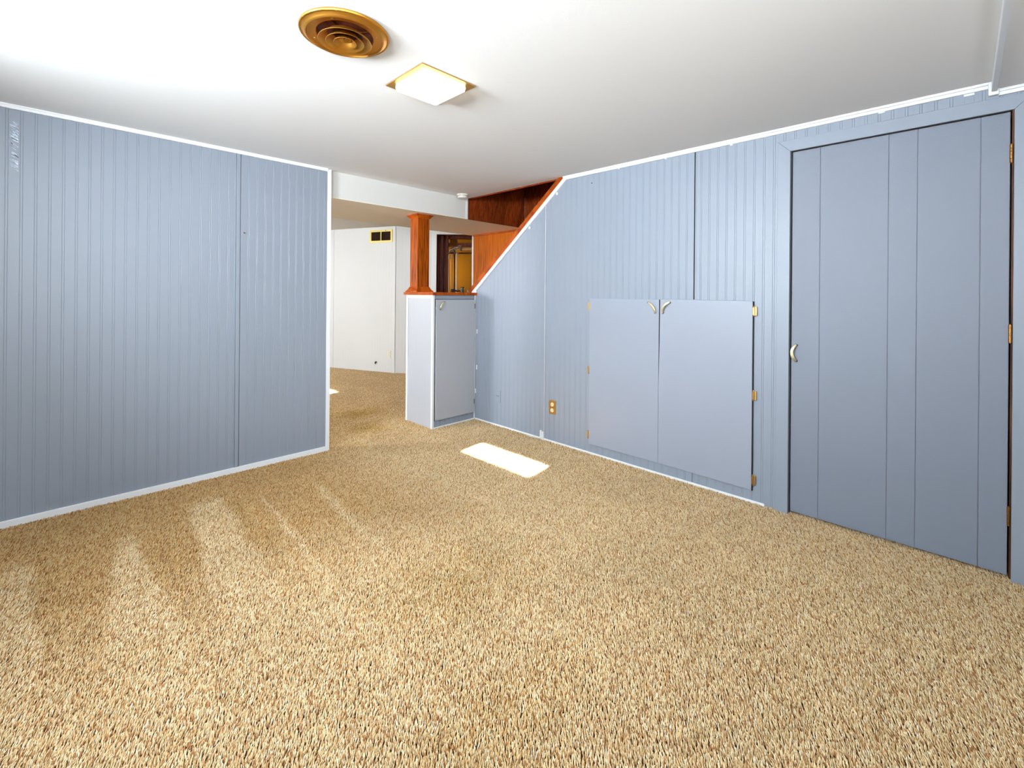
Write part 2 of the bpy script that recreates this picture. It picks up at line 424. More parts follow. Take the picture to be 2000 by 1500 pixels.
# thin pale glossy slivers scattered between two grooves
rnd = random.Random(5)
vs, fs = [], []
for k in range(46):
    zt = 1.86 + .24 * (rnd.random() ** 1.1); xa = -.150 + rnd.random() * .014; ln = rnd.uniform(.012, .034); sl = rnd.uniform(-.95, -.35); h = rnd.uniform(.0012, .0055)
    xb = min(xa + ln, -.1165); n0 = len(vs)
    for (xx, zz) in ((xa, zt), (xb, zt + sl * (xb - xa)), (xb, zt + sl * (xb - xa) - h), (xa + .003, zt - h)):
        vs.append((xx, YL - .0012, zz)); vs.append((xx, YL + .0003, zz))
    q = n0
    fs += [[q, q + 2, q + 4, q + 6], [q + 7, q + 5, q + 3, q + 1], [q, q + 1, q + 3, q + 2], [q + 2, q + 3, q + 5, q + 4], [q + 4, q + 5, q + 7, q + 6], [q + 6, q + 7, q + 1, q]]
gp = solid('film_remnant', vs, fs, paint('pale_film', (214, 226, 240), .2, 0), wl); gp['label'] = 'pale streaky remnant of film on one plank'
tag(boxes('trim_2', [((XN, YL - .012, 2.158), (1.513, YL + .004, ZC - .004)), ((XN, YL - .018, 2.172), (1.513, YL + .004, ZC))], M['white'], bevel=.0015), 'white crown strip along the top of the left wall', 'trim', 'structure')
tag(boxes('trim_3', [((1.513, YL - .008, ZB), (1.541, 3.56, ZC - .002))], M['white'], bevel=.002), 'white corner board at the end of the left wall', 'trim', 'structure')
tag(boxes('baseboard_left', [((XN, YL - .011, ZB), (1.513, YL + .004, .028))], M['white'], bevel=.003), 'thin white baseboard along the left wall', 'baseboard', 'structure')
nl = empty('picture_nail', (.936, YL, 1.624))
bm = bmesh.new(); tube_bm(bm, [(0, .004, 0), (0, -.010, .001)], .0022); link('shank', from_bm('shank', bm, True), M['grey'], nl)
bm = bmesh.new(); tube_bm(bm, [(-.003, -.008, .001), (.007, -.010, .001)], .0035); link('head', from_bm('head', bm, True), M['jamb'], nl)
tag(nl, 'small rusty nail in the left wall just right of the batten', 'nail')

# ------------------------------------------------------------ right wall
DY0, DY1, DZ = -.154, .698, 2.046          # door hole
D0 = Vector((3.437, 1.255)); SL = (2.171 - 1.255) / (2.318 - 3.437)   # sloping top edge (y, z)
def ztop(y): return min(ZC, 1.255 + SL * (y - 3.437))
# outline of the wall in (y, z), cut by the door and by the stair slope
ycut = 3.437 + (ZC - 1.255) / SL
poly = [(YB, ZB), (DY0, ZB), (DY0, DZ), (DY1, DZ), (DY1, ZB), (3.78, ZB), (3.78, 1.20), (3.503, 1.20), (ycut, ZC), (YB, ZC)]
wr = extrude_poly('wall_right', [(XR + T, y, z) for y, z in poly], (.09, 0, 0), M['blue'])
tag(wr, 'blue-grey grooved panelling of the right wall cut by the stair slope', 'wall', 'structure')
ZCR = 2.158
es = [.049 + PITCH * k for k in range(-22, 23)] + [1.243]
def rplank(a, b_, top=None):
    tz = top or ZCR
    if a >= DY0 - .02 and b_ <= DY1 + .075: plank(wr, 'R', a, b_, DZ + .03, tz)
    elif b_ <= DY0 - .05: plank(wr, 'R', a, b_, ZB, 2.128)
    elif a < DY0: plank(wr, 'R', a, b_, 2.09, 2.13)
    else:
        za, zb = min(tz, ztop(a) - .01), min(tz, ztop(b_) - .01)
        plank(wr, 'R', a, b_, ZB, za, zb)
for a, b_ in zip(es, es[1:]):
    if b_ < .04: rplank(a, b_, 2.128 if b_ < -.06 else None)
    elif b_ - a > .02 or True:
        rplank(a, b_)
u = 1.249
while u < 2.50:
    v = min(u + PITCH, 2.510); rplank(u, v); u = v
boxes('seam_strip', [((XR - .001, 1.2435, 1.196), (XR + T, 1.2485, ZCR))], M['dark'], wr)['label'] = 'dark open seam between two sheets'
u = 2.516
while u < 3.395:
    v = min(u + PITCH, 3.408); rplank(u, v); u = v
boxes('joint_bead', [((XR - .001, 2.5130, ZB), (XR + T, 2.5162, ztop(2.5165) - .02))], M['white'], wr, .0005)
boxes('joint_gap', [((XR + .001, 2.5100, ZB), (XR + T, 2.5132, ztop(2.5165) - .02))], M['grey'], wr)
# square patch block near the drop
pb = boxes('patch_block', [((XR - .003, -.031, 2.096), (XR + .001, .001, 2.157))], M['blue'], wr, .0008)
sc = [(-.014, 2.147, .034, .009), (.298, 2.152, .026, .009), (1.02, 2.150, .016, .008), (1.446, 2.152, .014, .007), (1.811, 2.152, .012, .007)]
for y, z, w_, h in sc: boxes('tape_scrap', [((XR - .0045, y - w_ / 2, z - h / 2), (XR + .001, y + w_ / 2, z + h / 2))], M['white'], wr)
for y, z in ((2.394, 2.052), (2.70, 1.80)): boxes('tape_scrap', [((XR - .003, y - .008, z - .008), (XR + .001, y + .008, z + .012))], M['white'], wr)
for y, z in ((3.385, .852), (3.385, .503), (3.398, .27)): boxes('tape_scrap', [((XR - .003, y - .006, z - .022), (XR + .001, y + .006, z + .022))], M['white'], wr)
bm = bmesh.new(); tube_bm(bm, [(.003, 0, 0), (-.003, 0, 0)], .004)
link('nail_hole', from_bm('nail_hole', bm), M['dark'], wr, Vector((XR, 2.05, 2.085)) - parent_world(wr))
# crown strips, stepping down under the boxed drop
def crown(name, y0, y1, zt, lab):
    o = boxes(name, [((XR - .010, y0, zt - .027), (XR + .003, y1, zt - .002)), ((XR - .018, y0, zt - .012), (XR + .003, y1, zt))], M['white'], bevel=.0015)
    tag(o, lab, 'trim', 'structure')
crown('trim_4', -.075, 2.325, ZC, 'white crown strip along the top of the right wall')
crown('trim_5', YB, -.105, 2.142, 'white crown strip on the right wall under the boxed drop')
tag(boxes('trim_6', [((XR - .022, -.108, 2.118), (XR + .003, -.074, ZC - .001))], M['white'], bevel=.004), 'short white mitred block joining the two crown strips', 'trim', 'structure')
tag(boxes('baseboard_right', [((XR - .006, .82, ZB), (XR + .003, 3.40, .006))], M['white'], bevel=.002), 'thin white paint line edge at the foot of the right wall', 'baseboard', 'structure')
# slope trim: white strip on the wall face and orange cap board above it
dr = Vector((0, 2.318 - 3.437, 2.171 - 1.255)).normalized(); nn = Vector((0, -dr.z, dr.y))
if nn.z < 0: nn = -nn
A = Vector((XR, 3.437, 1.255)) - dr * .025; B = Vector((XR, 2.318, 2.171)) + dr * .004
def slope_bar(name, off0, off1, x0, x1, mat, ea=0, eb=0):
    a0, b0 = A - dr * ea, B + dr * eb
    p = [a0 + nn * off0, b0 + nn * off0, b0 + nn * off1, a0 + nn * off1]
    return extrude_poly(name, [(x0, q.y, q.z) for q in p], (x1 - x0, 0, 0), mat)
tag(slope_bar('trim_7', -.030, .0, XR - .012, XR + .004, M['white'], 0, .0), 'white strip following the sloping edge of the right wall', 'trim', 'structure')
tag(slope_bar('trim_8', .0, .040, XR - .016, XR + .125, M['orange_x'], .03, -.01), 'orange varnished cap board on the sloping stair wall', 'trim', 'structure')
pl = boxes('trim_9', [((XR - .016, 3.392, 1.232), (XR + .0, 3.432, 1.262))], M['white'], bevel=.002)
tag(pl, 'small white block at the foot of the sloping strip', 'trim', 'structure')

# ------------------------------------------------------------ blue door in the right wall
cs = empty('trim_10', (XR, .27, ZB)); CW = .064; HB = DZ - .006
def mitre(name, pts): o = extrude_poly(name, [(XR - .014, y, z) for y, z in pts], (.018, 0, 0), M['blue'], cs); md = o.modifiers.new('edge', 'BEVEL'); md.width = .0018; md.segments = 2; md.limit_method = 'ANGLE'
g_ = .0006
mitre('casing_board', [(DY1, ZB), (DY1, HB), (DY1 + CW, HB + CW), (DY1 + CW, ZB)])
mitre('casing_board', [(DY0, ZB), (DY0, HB), (DY0 - CW, HB + CW), (DY0 - CW, ZB)])
mitre('casing_board', [(DY0 + g_, HB), (DY1 - g_, HB), (DY1 + CW - g_, HB + CW), (DY0 - CW + g_, HB + CW)])
tag(cs, 'blue-grey painted casing around the door', 'casing', 'structure')
jb = boxes('jamb', [((XR - .004, DY0 - .002, 0), (XR + .09, DY0 + .006, DZ)), ((XR + .03, DY1 - .004, 0), (XR + .09, DY1 + .001, DZ)), ((XR + .03, DY0, DZ - .004), (XR + .09, DY1, DZ + .001)), ((XR + .06, DY0, 0), (XR + .075, DY1, DZ))], M['jamb'], cs)
dr1 = empty('door_1', (XR + .01, .27, .004)); tag(dr1, 'blue-grey plank door with a curved pull in the right wall', 'door', 'structure')
ge = [.689, .556, .268, .160, -.053, -.1435]
for a, b_ in zip(ge, ge[1:]):
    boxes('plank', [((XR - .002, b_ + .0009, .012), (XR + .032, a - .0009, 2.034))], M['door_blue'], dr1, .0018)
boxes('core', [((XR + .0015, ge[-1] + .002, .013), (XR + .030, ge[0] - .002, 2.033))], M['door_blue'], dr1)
def pull(name, parent, c, along, side, out, L=.094, sag=.019, mat='pull'):
    """curved strap pull; side is the in-plane way it bows, out the way it stands off"""
    c, along, side, out = Vector(c), Vector(along).normalized(), Vector(side).normalized(), Vector(out).normalized()
    root = empty(name, c - parent_world(parent), parent)
    bm = bmesh.new(); n = 16; rings = []
    for i in range(n + 1):
        s = -1 + 2 * i / n
        p = along * (s * L / 2) + side * (sag * (1 - s * s)) + out * (.006 + .013 * (1 - s ** 4))
        tn = (along * (L / 2) - side * (2 * sag * s)).normalized(); wv = tn.cross(out).normalized()
        hw = .0066 + .0012 * (1 - s * s); th = .0028
        rings.append([bm.verts.new(p + wv * a + out * b_) for a, b_ in ((-hw, -th), (-hw, th * .2), (-hw * .5, th), (hw * .5, th), (hw, th * .2), (hw, -th))])
    for r0, r1 in zip(rings, rings[1:]):
        for k in range(6): bm.faces.new((r0[k], r0[(k + 1) % 6], r1[(k + 1) % 6], r1[k]))
    bm.faces.new(rings[0]); bm.faces.new(rings[-1][::-1])
    link('grip', from_bm('grip', bm), M[mat], root)
    for s in (-1, 1):
        bm = bmesh.new(); tube_bm(bm, [along * (s * (L / 2 - .004)) - out * .001, along * (s * (L / 2 - .002)) + out * .009], .0055, 8)
        link('foot', from_bm('foot', bm, True), M['black'] if s < 0 else M['grey'], root)
    return root
def flatten_pull(name, parent_thing, *a, **k):
    # handle > grip, foot would be a fourth level under a cabinet door, so the pieces are joined there
    r = pull(name, parent_thing, *a, **k)
    bm = bmesh.new(); mats = []
    kids = [o for o in bpy.data.objects if o.parent == r]
    me = bpy.data.meshes.new(name)
    for o in kids:
        i0 = len(bm.faces); bm.from_mesh(o.data); bm.faces.ensure_lookup_table()
        if o.data.materials[0] not in mats: mats.append(o.data.materials[0])
        for f in bm.faces[i0:]: f.material_index = mats.index(o.data.materials[0])
    bm.to_mesh(me); bm.free()
    for m_ in mats: me.materials.append(m_)
    loc = r.location.copy(); par = r.parent
    for o in kids: bpy.data.objects.remove(o)
    bpy.data.objects.remove(r)
    o = bpy.data.objects.new(name, me); o.location = loc; COL.objects.link(o); o.parent = par
    return o
RI = (-1, 0, 0)
pull('handle', dr1, (XR - .002, .662, .905), (0, 0, 1), (0, 1, 0), RI, L=.094, sag=.020)
def butt_hinge(parent, x, y, z, h, r=.0062, mat='brass'):
    root = empty('hinge', Vector((x, y, z)) - parent_world(parent), parent)
    bm = bmesh.new()
    for k in range(5):
        z0 = -h / 2 + h * k / 5; tube_bm(bm, [(0, 0, z0 + .0006), (0, 0, z0 + h / 5 - .0006)], r, 12)
    link('knuckle', from_bm('knuckle', bm), M[mat], root)
    bm = bmesh.new(); bbox(bm, (0, -.003, -h / 2), (.02, -.0015, h / 2)); link('leaf', from_bm('leaf', bm), M[mat], root)
    bm = bmesh.new(); lathe_bm(bm, [(0, h / 2 + .006), (r * .8, h / 2 + .003), (r * .9, h / 2), (0, h / 2)], 12); lathe_bm(bm, [(0, -h / 2 - .006), (r * .8, -h / 2 - .003), (r * .9, -h / 2), (0, -h / 2)], 12)
    link('pin', from_bm('pin', bm, True), M[mat], root)
for z in (1.852, 1.066, .271): butt_hinge(dr1, XR - .004, -.147, z, .078, mat='bronze')

# ------------------------------------------------------------ cupboard built into the right wall: two flush doors
cb = empty('wall_cupboard', (XR, 1.47, .07)); tag(cb, 'low double-door blue cupboard set into the right wall under the stairs', 'cupboard')
TH = .017
def cup_door(lab, poly, hinge_y, zs, hp, hside, big):
    d = extrude_poly('door', [(XR - TH, y, z) for y, z in poly], (TH - .0005, 0, 0), M['cupboard'], cb)
    md = d.modifiers.new('edge', 'BEVEL'); md.width = .002; md.segments = 2; md.limit_method = 'ANGLE'
    d['label'] = lab
    flatten_pull('handle', d, (XR - TH, hp[0], hp[1]), (0, hp[2], hp[3]), (0, hside[0], hside[1]), RI, L=.092, sag=.016)
    for z in zs:
        w_ = .0055 if not big else .008; s = -1 if big else 1
        bm = bmesh.new()
        tube_bm(bm, [(-.012, 0, -.026), (-.012, 0, .026)], .0045, 10)
        bbox(bm, (-.010, min(0, s * .014), -.026), (-.003 + (.003 if big else 0), max(0, s * .014) + .001, .026), .001)
        for q in (-1, 1): lathe_bm(bm, [(0, q * .034), (.0042, q * .031), (.005, q * .027), (0, q * .026)], 10, (-.012, 0, 0))
        if big: bbox(bm, (-.020, .001, -.022), (-.014, .006, .022), .001)
        h = link('hinge', from_bm('hinge', bm), M['brass'], d, Vector((XR - .004, hinge_y, z)) - parent_world(d)); h['label'] = 'brass hinge'
cup_door('left door of the pair, nearer the stairs', [(2.050, .072), (1.4795, .074), (1.4795, 1.193), (2.050, 1.192)], 2.053, (1.132, .641, .143), (1.531, 1.135, -.059, -.077), (-.77, .62), False)
cup_door('right door of the pair, sprung slightly open at the top', [(1.4785, .074), (.887, .070), (.887, 1.191), (1.4715, 1.195), (1.4735, .9), (1.4785, .60)], .879, (1.131, .632, .133), (1.423, 1.137, .054, -.078), (.77, .62), True)
boxes('reveal', [((XR - TH + .003, 1.4712, .60), (XR - .0004, 1.4792, 1.190))], M['dark'], cb)['label'] = 'dark gap between the two doors'  # solid dark strip, shade of the door gap put into colour
boxes('reveal', [((XR - TH + .004, .8838, .066), (XR - .0004, .8868, 1.188))], M['dark'], cb)['label'] = 'dark gap at the hinge side'  # solid dark strip in place of the shade beside the hinges

# ------------------------------------------------------------ outlets on the right wall
ol = empty('power_outlet', (XR, 2.422, .2835)); tag(ol, 'brass duplex outlet plate low on the right wall', 'outlet')
boxes('plate', [((XR - .006, 2.386, .226), (XR + .001, 2.458, .341))], M['brass'], ol, .0015)
for z in (.259, .308):
    bm = bmesh.new(); tube_bm(bm, [(-.004, 0, 0), (-.009, 0, 0)], .0165, 24)
    o = link('receptacle', from_bm('receptacle', bm), M['ivory'], ol, Vector((XR, 2.422, z)) - parent_world(ol))
    for dy, h in ((-.006, .008), (.006, .006)):
        bm = bmesh.new(); bbox(bm, (-.0095, dy - .001, -h / 2), (-.0085, dy + .001, h / 2)); link('slot', from_bm('slot', bm), M['dark'], o, (0, 0, .002))
    bm = bmesh.new(); tube_bm(bm, [(-.0085, 0, -.008), (-.0096, 0, -.008)], .0022, 8); link('slot', from_bm('slot', bm), M['dark'], o)
bm = bmesh.new(); tube_bm(bm, [(-.005, 0, 0), (-.0085, 0, 0)], .003, 8); link('screw', from_bm('screw', bm), M['grey'], ol)
jk = empty('jack_plate', (XR, 3.082, .2675)); tag(jk, 'blank wall plate painted over in blue, left of the brass outlet', 'wall plate')
boxes('plate', [((XR - .005, 3.046, .212), (XR + .001, 3.118, .323))], M['blue'], jk, .0012)
for dy in (-.010, .010):
    bm = bmesh.new(); tube_bm(bm, [(-.004, 0, 0), (-.0058, 0, 0)], .0042, 10); link('screw_hole', from_bm('screw_hole', bm), M['dark'], jk, (0, dy, .004))
cs_ = empty('cable_stub', (XR - .012, 2.545, 0)); tag(cs_, 'white cable stub and cord end on the carpet at the wall joint', 'cable')
boxes('clip', [((XR - .014, 2.515, ZB), (XR - .001, 2.529, .062))], M['white'], cs_, .002)
boxes('clip', [((XR - .012, 2.536, ZB), (XR - .001, 2.552, .068))], M['white'], cs_, .002)
tube('cord', [(XR - .012, 2.53, .004), (XR - .03, 2.57, .005), (XR - .045, 2.62, .004), (XR - .05, 2.665, .005)], .003, M['plastic'], cs_)

# ------------------------------------------------------------ cabinet under the post
CX0, CX1, CY0, CY1, CT = 2.441, XR - .002, 3.411, 3.835, 1.206
cab = empty('stair_cabinet', ((CX0 + CX1) / 2, (CY0 + CY1) / 2, ZB)); tag(cab, 'narrow floor cabinet with grey door and orange wood ledge beside the stairs', 'cabinet')
boxes('body', [((CX0 + .006, CY0 + .006, ZB), (CX1, CY1, CT))], M['side_white'], cab)
# front frame: beaded rails around the door
boxes('front_frame', [((CX0, CY0, ZB), (2.462, CY0 + .012, CT)), ((2.462, CY0, 1.168), (2.926, CY0 + .012, CT)), ((2.462, CY0, ZB), (2.926, CY0 + .012, .074)), ((2.926, CY0, ZB), (CX1, CY0 + .012, CT))], M['blue'], cab, .001)
boxes('kick_edge', [((2.455, CY0 - .008, ZB), (2.93, CY0 - .001, .005))], M['white'], cab, .001)
for k in range(8):
    x = 2.47 + k * .055
    boxes('kick_plank', [((x, CY0 - .003, ZB), (x + .051, CY0 + .003, .062))], M['blue'], cab, .0012)
boxes('corner_bead', [((CX0 - .008, CY0 - .006, ZB), (CX0 + .013, CY0 + .014, CT))], M['white'], cab, .002)
boxes('corner_bead', [((CX0 - .008, CY1 - .02, ZB), (CX0 + .008, CY1 + .004, CT))], M['white'], cab, .002)
boxes('top_rail', [((CX0 - .005, CY0 + .012, CT - .028), (CX0 + .008, CY1 - .02, CT))], M['white'], cab, .001)
boxes('wall_bead', [((2.932, CY0 - .006, ZB), (2.944, CY0 + .004, CT))], M['white'], cab, .001)
for k in range(8):
    y = CY0 + .016 + k * .049
    boxes('side_plank', [((CX0 + .0005, y, ZB), (CX0 + .007, y + .0488, CT - .028))], M['side_white'], cab, .0003)
boxes('reveal', [((2.4625, CY0 - .003, .062), (2.9245, CY0 + .002, 1.1705))], M['dark'], cab)['label'] = 'dark gap around the cabinet door'  # dark sheet behind the door paints its shadow outline
dd = boxes('door', [((2.466, CY0 - .018, .066), (2.921, CY0 - .001, 1.166))], M['cab_door'], cab, .002); dd['label'] = 'plain grey-blue cabinet door'
flatten_pull('handle', dd, (2.526, CY0 - .018, 1.110), (.051, 0, .075), (-.78, 0, .62), (0, -1, 0), L=.088, sag=.016)
for z in (1.10, .17):
    bm = bmesh.new(); tube_bm(bm, [(0, -.014, -.024), (0, -.014, .024)], .004, 8); bbox(bm, (-.002, -.012, -.022), (.008, -.001, .022))
    link('hinge', from_bm('hinge', bm), M['jamb'], dd, Vector((2.925, CY0, z)) - parent_world(dd))
lg = extrude_poly('ledge', [(CX0 - .022, CY0 - .022, CT), (XR + .012, CY0 - .022, CT), (XR + .012, CY0 + .02, CT), (3.12, CY0 + .02, CT), (3.12, CY1 + .03, CT), (CX0 - .022, CY1 + .03, CT)], (0, 0, .026), M['orange_x'], cab)
lg['label'] = 'orange varnished ledge board'

# ------------------------------------------------------------ wooden post on the ledge
PX0, PX1, PY0, PY1 = 2.440, 2.570, 3.662, 3.790
LT = CT + .026
pc = ((PX0 + PX1) / 2, (PY0 + PY1) / 2)
post = empty('wooden_post', (pc[0], pc[1], LT)); tag(post, 'square orange oak post standing on the ledge under the soffit', 'post')
boxes('shaft', [((PX0, PY0, LT), (PX1, PY1, ZS))], M['orange'], post, .0015)
def flare(name, z0, w0, z1, w1, zmid, wmid):
    bm = bmesh.new(); rings = []
    for z, hw in ((z0, w0), (z0 + (zmid - z0) * .35, w0), (zmid, wmid), (z1, w1)):
        rings.append([bm.verts.new((sx * hw, sy * hw, z - LT)) for sx, sy in ((-1, -1), (1, -1), (1, 1), (-1, 1))])
    for a, b_ in zip(rings, rings[1:]):
        for k in range(4): bm.faces.new((a[k], a[(k + 1) % 4], b_[(k + 1) % 4], b_[k]))
    bm.faces.new(rings[0][::-1]); bm.faces.new(rings[-1])
    return link(name, from_bm(name, bm), M['orange_x'], post)
flare('base_moulding', LT, .096, LT + .052, .067, LT + .026, .080)
flare('cap_moulding', ZS, .092, ZS - .036, .067, ZS - .016, .082)

# ------------------------------------------------------------ small items on the ledge
it = empty('black_canister', (3.028, 3.72, LT)); tag(it, 'small black canister standing on the orange ledge by the slope', 'canister')
bm = bmesh.new(); lathe_bm(bm, [(0, 0), (.017, 0), (.017, .030), (.013, .034), (.013, .046), (.017, .048), (.017, .056), (0, .056)], 20); link('body', from_bm('body', bm), M['black'], it)
bm = bmesh.new(); bbox(bm, (-.022, -.005, .050), (.024, .005, .058), .001); link('cap', from_bm('cap', bm), M['black'], it)
it = empty('coiled_cord', (2.95, 3.70, LT)); tag(it, 'dark coil of cord lying on the orange ledge', 'cord')
bm = bmesh.new()
tube_bm(bm, [(-.06 + .02 * math.cos(k * .5), .02 * math.sin(k * .5), .006 + .0012 * k) for k in range(26)], .005)
link('coil', from_bm('coil', bm, True), M['black'], it)
bm = bmesh.new(); tube_bm(bm, [(-.04, 0, .02), (0, .005, .014), (.03, 0, .018), (.036, -.004, .010)], .007); link('plug', from_bm('plug', bm, True), M['black'], it)
it = empty('white_ring', (3.088, 3.70, LT)); tag(it, 'small shiny white ring standing beside the black canister', 'ring')
bm = bmesh.new(); tube_bm(bm, [(.010 * math.cos(k * .5), 0, .015 + .010 * math.sin(k * .5)) for k in range(13)], .0035); link('band', from_bm('band', bm, True), M['plastic'], it)
bm = bmesh.new(); bbox(bm, (-.008, -.006, 0), (.008, .006, .006), .001); link('foot', from_bm('foot', bm), M['tan'], it)

# ------------------------------------------------------------ stairwell: plank wall, sloping plank head
ws = boxes('wall_stairwell', [((3.806, YB, ZB), (3.90, 4.45, 3.4))], M['dark']); tag(ws, 'orange wood plank wall on the far side of the stairs', 'wall', 'structure')
ye = [4.449, 4.20, 4.07, 3.86, 3.72, 3.556]
for a, b_ in zip(ye, ye[1:]):
    boxes('plank', [((3.797, b_ + .001, .9), (3.808, a - .001, ZS))], M['oak_wall'], ws, .0012)
ye = [3.555, 3.44, 3.37, 3.22, 3.16, 3.0, 2.86, 2.7, 2.5]
for a, b_ in zip(ye, ye[1:]):
    boxes('plank', [((3.799, b_ + .001, 1.2), (3.808, a - .001, 3.38))], M['red_wood'], ws, .001)
boxes('crown_strip', [((3.782, 3.60, ZS - .02), (3.797, 4.449, ZS - .001))], M['orange_x'], ws)
hz1 = 3.3; HX1 = 3.798; SLN = .31
hd = boxes('wall_stairhead', [((XR + .002, 3.561, ZS + .002), (3.795, 3.61, hz1))], M['dark'])
tag(hd, 'dark red panelling of slanting boards facing the stairs above the soffit edge', 'wall', 'structure')
xe = [2.52, 2.62, 2.74, 2.80, 2.90, 3.02, 3.06, 3.156, 3.257, 3.300, 3.453, 3.508, 3.669, 3.72, 3.83]
def clip(poly, x, keep_right):
    out = []
    for k in range(len(poly)):
        a, b_ = poly[k], poly[(k + 1) % len(poly)]
        ia, ib = ((a[0] >= x) == keep_right), ((b_[0] >= x) == keep_right)
        if ia: out.append(a)
        if ia != ib:
            f = (x - a[0]) / (b_[0] - a[0]); out.append((x, a[1] + f * (b_[1] - a[1])))
    return out
for a, b_ in zip(xe, xe[1:]):
    h = hz1 - ZS; p = [(a + .0022, ZS), (b_ - .0022, ZS), (b_ - .0022 + SLN * h, hz1), (a + .0022 + SLN * h, hz1)]
    p = clip(clip(p, XR + .001, True), HX1, False)
    if len(p) < 3: continue
    extrude_poly('plank', [(x, 3.558, z) for x, z in p], (0, .0045, 0), M['red_wood'], hd)
tag(boxes('trim_11', [((XR + .012, 2.36, 2.168), (XR + .026, 3.50, ZC + .12))], M['red_wood'], bevel=.001), 'thin reddish wood strip along the ceiling edge at the stair opening', 'trim', 'structure')
tag(boxes('ceiling', [((XR - .1, YB - .15, 3.4), (4.0, 4.5, 3.5))], M['ceil']), 'ceiling high above the stairwell', 'ceiling', 'structure')
tag(boxes('wall_upper', [((XR - .08, 2.2, ZC + .12), (XR + .02, 4.5, 3.4)), ((XR - .08, 2.16, ZC + .12), (3.9, 2.2, 3.4)), ((XR + .02, 3.62, 2.32), (3.9, 3.70, 3.4))], M['cream']), 'upper stairwell wall above the ceiling line', 'wall', 'structure')

# ------------------------------------------------------------ ceiling vent
vt = empty('ceiling_vent', (.764, 1.633, ZC)); tag(vt, 'round gold step-ring air vent on the ceiling', 'vent')
def crisp(o):
    o.data.set_sharp_from_angle(angle=math.radians(28)); return o
def lathe_part(name, prof, mat, parent, c=(0, 0, 0), segs=72):
    bm = bmesh.new(); lathe_bm(bm, prof, segs, c); return crisp(link(name, from_bm(name, bm, True), mat, parent))
lathe_part('flange', [(.157, .0), (.1585, -.005), (.1570, -.009), (.1540, -.010), (.1515, -.0085), (.1470, -.0105), (.1410, -.0165), (.1365, -.0205), (.1340, -.0215), (.1318, -.0195), (.1300, -.0155), (.1020, -.0125), (.0995, -.0105), (.0990, -.001)], M['gold'], vt)
lathe_part('throat', [(0, -.0005), (.100, -.0005)], M['stud'], vt)
for k, (r0, z0, r1, z1) in enumerate(((.062, -.008, .093, -.034), (.040, -.010, .066, -.037), (.018, -.012, .040, -.038))):
    lathe_part('ring', [(r0, z0), (r0 + (r1 - r0) * .45, z0 + (z1 - z0) * .62), (r1 - .003, z1 + .002), (r1, z1), (r1 + .0012, z1 + .0012), (r1 - .001, z1 + .004), (r0 + (r1 - r0) * .5, z0 + (z1 - z0) * .50), (r0 + .001, z0 + .002)], M['gold'], vt)
lathe_part('centre_cap', [(0, -.020), (.010, -.020), (.020, -.026), (.023, -.021), (.018, -.008), (0, -.006)], M['gold'], vt)
bm = bmesh.new()
for a in (.6, .6 + math.pi / 2):
    d = Vector((math.cos(a), math.sin(a), 0)); tube_bm(bm, [d * -.103 + Vector((0, 0, -.0035)), d * .103 + Vector((0, 0, -.0035))], .0025, 6)
link('cross_bar', from_bm('cross_bar', bm), M['gold_dark'], vt)
for a in (2.3, .75, 3.9, 5.5):
    bm = bmesh.new(); lathe_bm(bm, [(0, -.0165), (.003, -.0155), (.0036, -.0125), (0, -.011)], 10, (.115 * math.cos(a), .115 * math.sin(a), 0)); link('screw', from_bm('screw', bm, True), M['brass'], vt)
bm = bmesh.new(); bbox(bm, (-.001, -.010, -.0225), (.001, .010, -.0195)); link('slot', from_bm('slot', bm), M['plastic'], vt)

# ------------------------------------------------------------ ceiling light
LX, LY = 1.230, 1.752
lt = empty('ceiling_light', (LX, LY, ZC)); tag(lt, 'square brass ceiling light with lit white glass', 'light')
boxes('plate', [((LX - .147, LY - .148, ZC - .005), (LX + .147, LY + .148, ZC + .001))], M['brass'], lt, .0012)
bm = bmesh.new()
prof = [(.114, -.005), (.115, -.020), (.112, -.032), (.104, -.037), (0, -.039)]
rings = []
for hw, z in prof[:-1]:
    ring = []; rc = .007
    for qx, qy, a0 in ((1, 1, 0), (-1, 1, 90), (-1, -1, 180), (1, -1, 270)):
        for s in range(5):
            a = math.radians(a0 + s * 22.5); ring.append(bm.verts.new(((hw - rc) * qx + rc * math.cos(a), (hw - rc) * qy + rc * math.sin(a), z)))
    rings.append(ring)
for a, b_ in zip(rings, rings[1:]):
    for k in range(20): bm.faces.new((a[k], a[(k + 1) % 20], b_[(k + 1) % 20], b_[k]))
bm.faces.new(rings[-1])
o = link('glass_shade', from_bm('glass_shade', bm, False), M['lampglass'], lt); o.location = (-.006, -.008, 0)

# ------------------------------------------------------------ smoke detector
sd = empty('smoke_detector', (2.805, 3.452, ZC)); tag(sd, 'small round white smoke detector on the ceiling near the stair panelling', 'smoke detector')
lathe_part('base', [(0, 0), (.056, 0), (.056, -.010), (.050, -.012), (0, -.012)], M['plastic'], sd, segs=32)
lathe_part('cover', [(.048, -.012), (.047, -.030), (.040, -.036), (.012, -.038), (.011, -.036), (0, -.036)], M['plastic'], sd, segs=32)
lathe_part('groove', [(.0485, -.014), (.0485, -.017), (.046, -.018)], M['dark'], sd, segs=32)

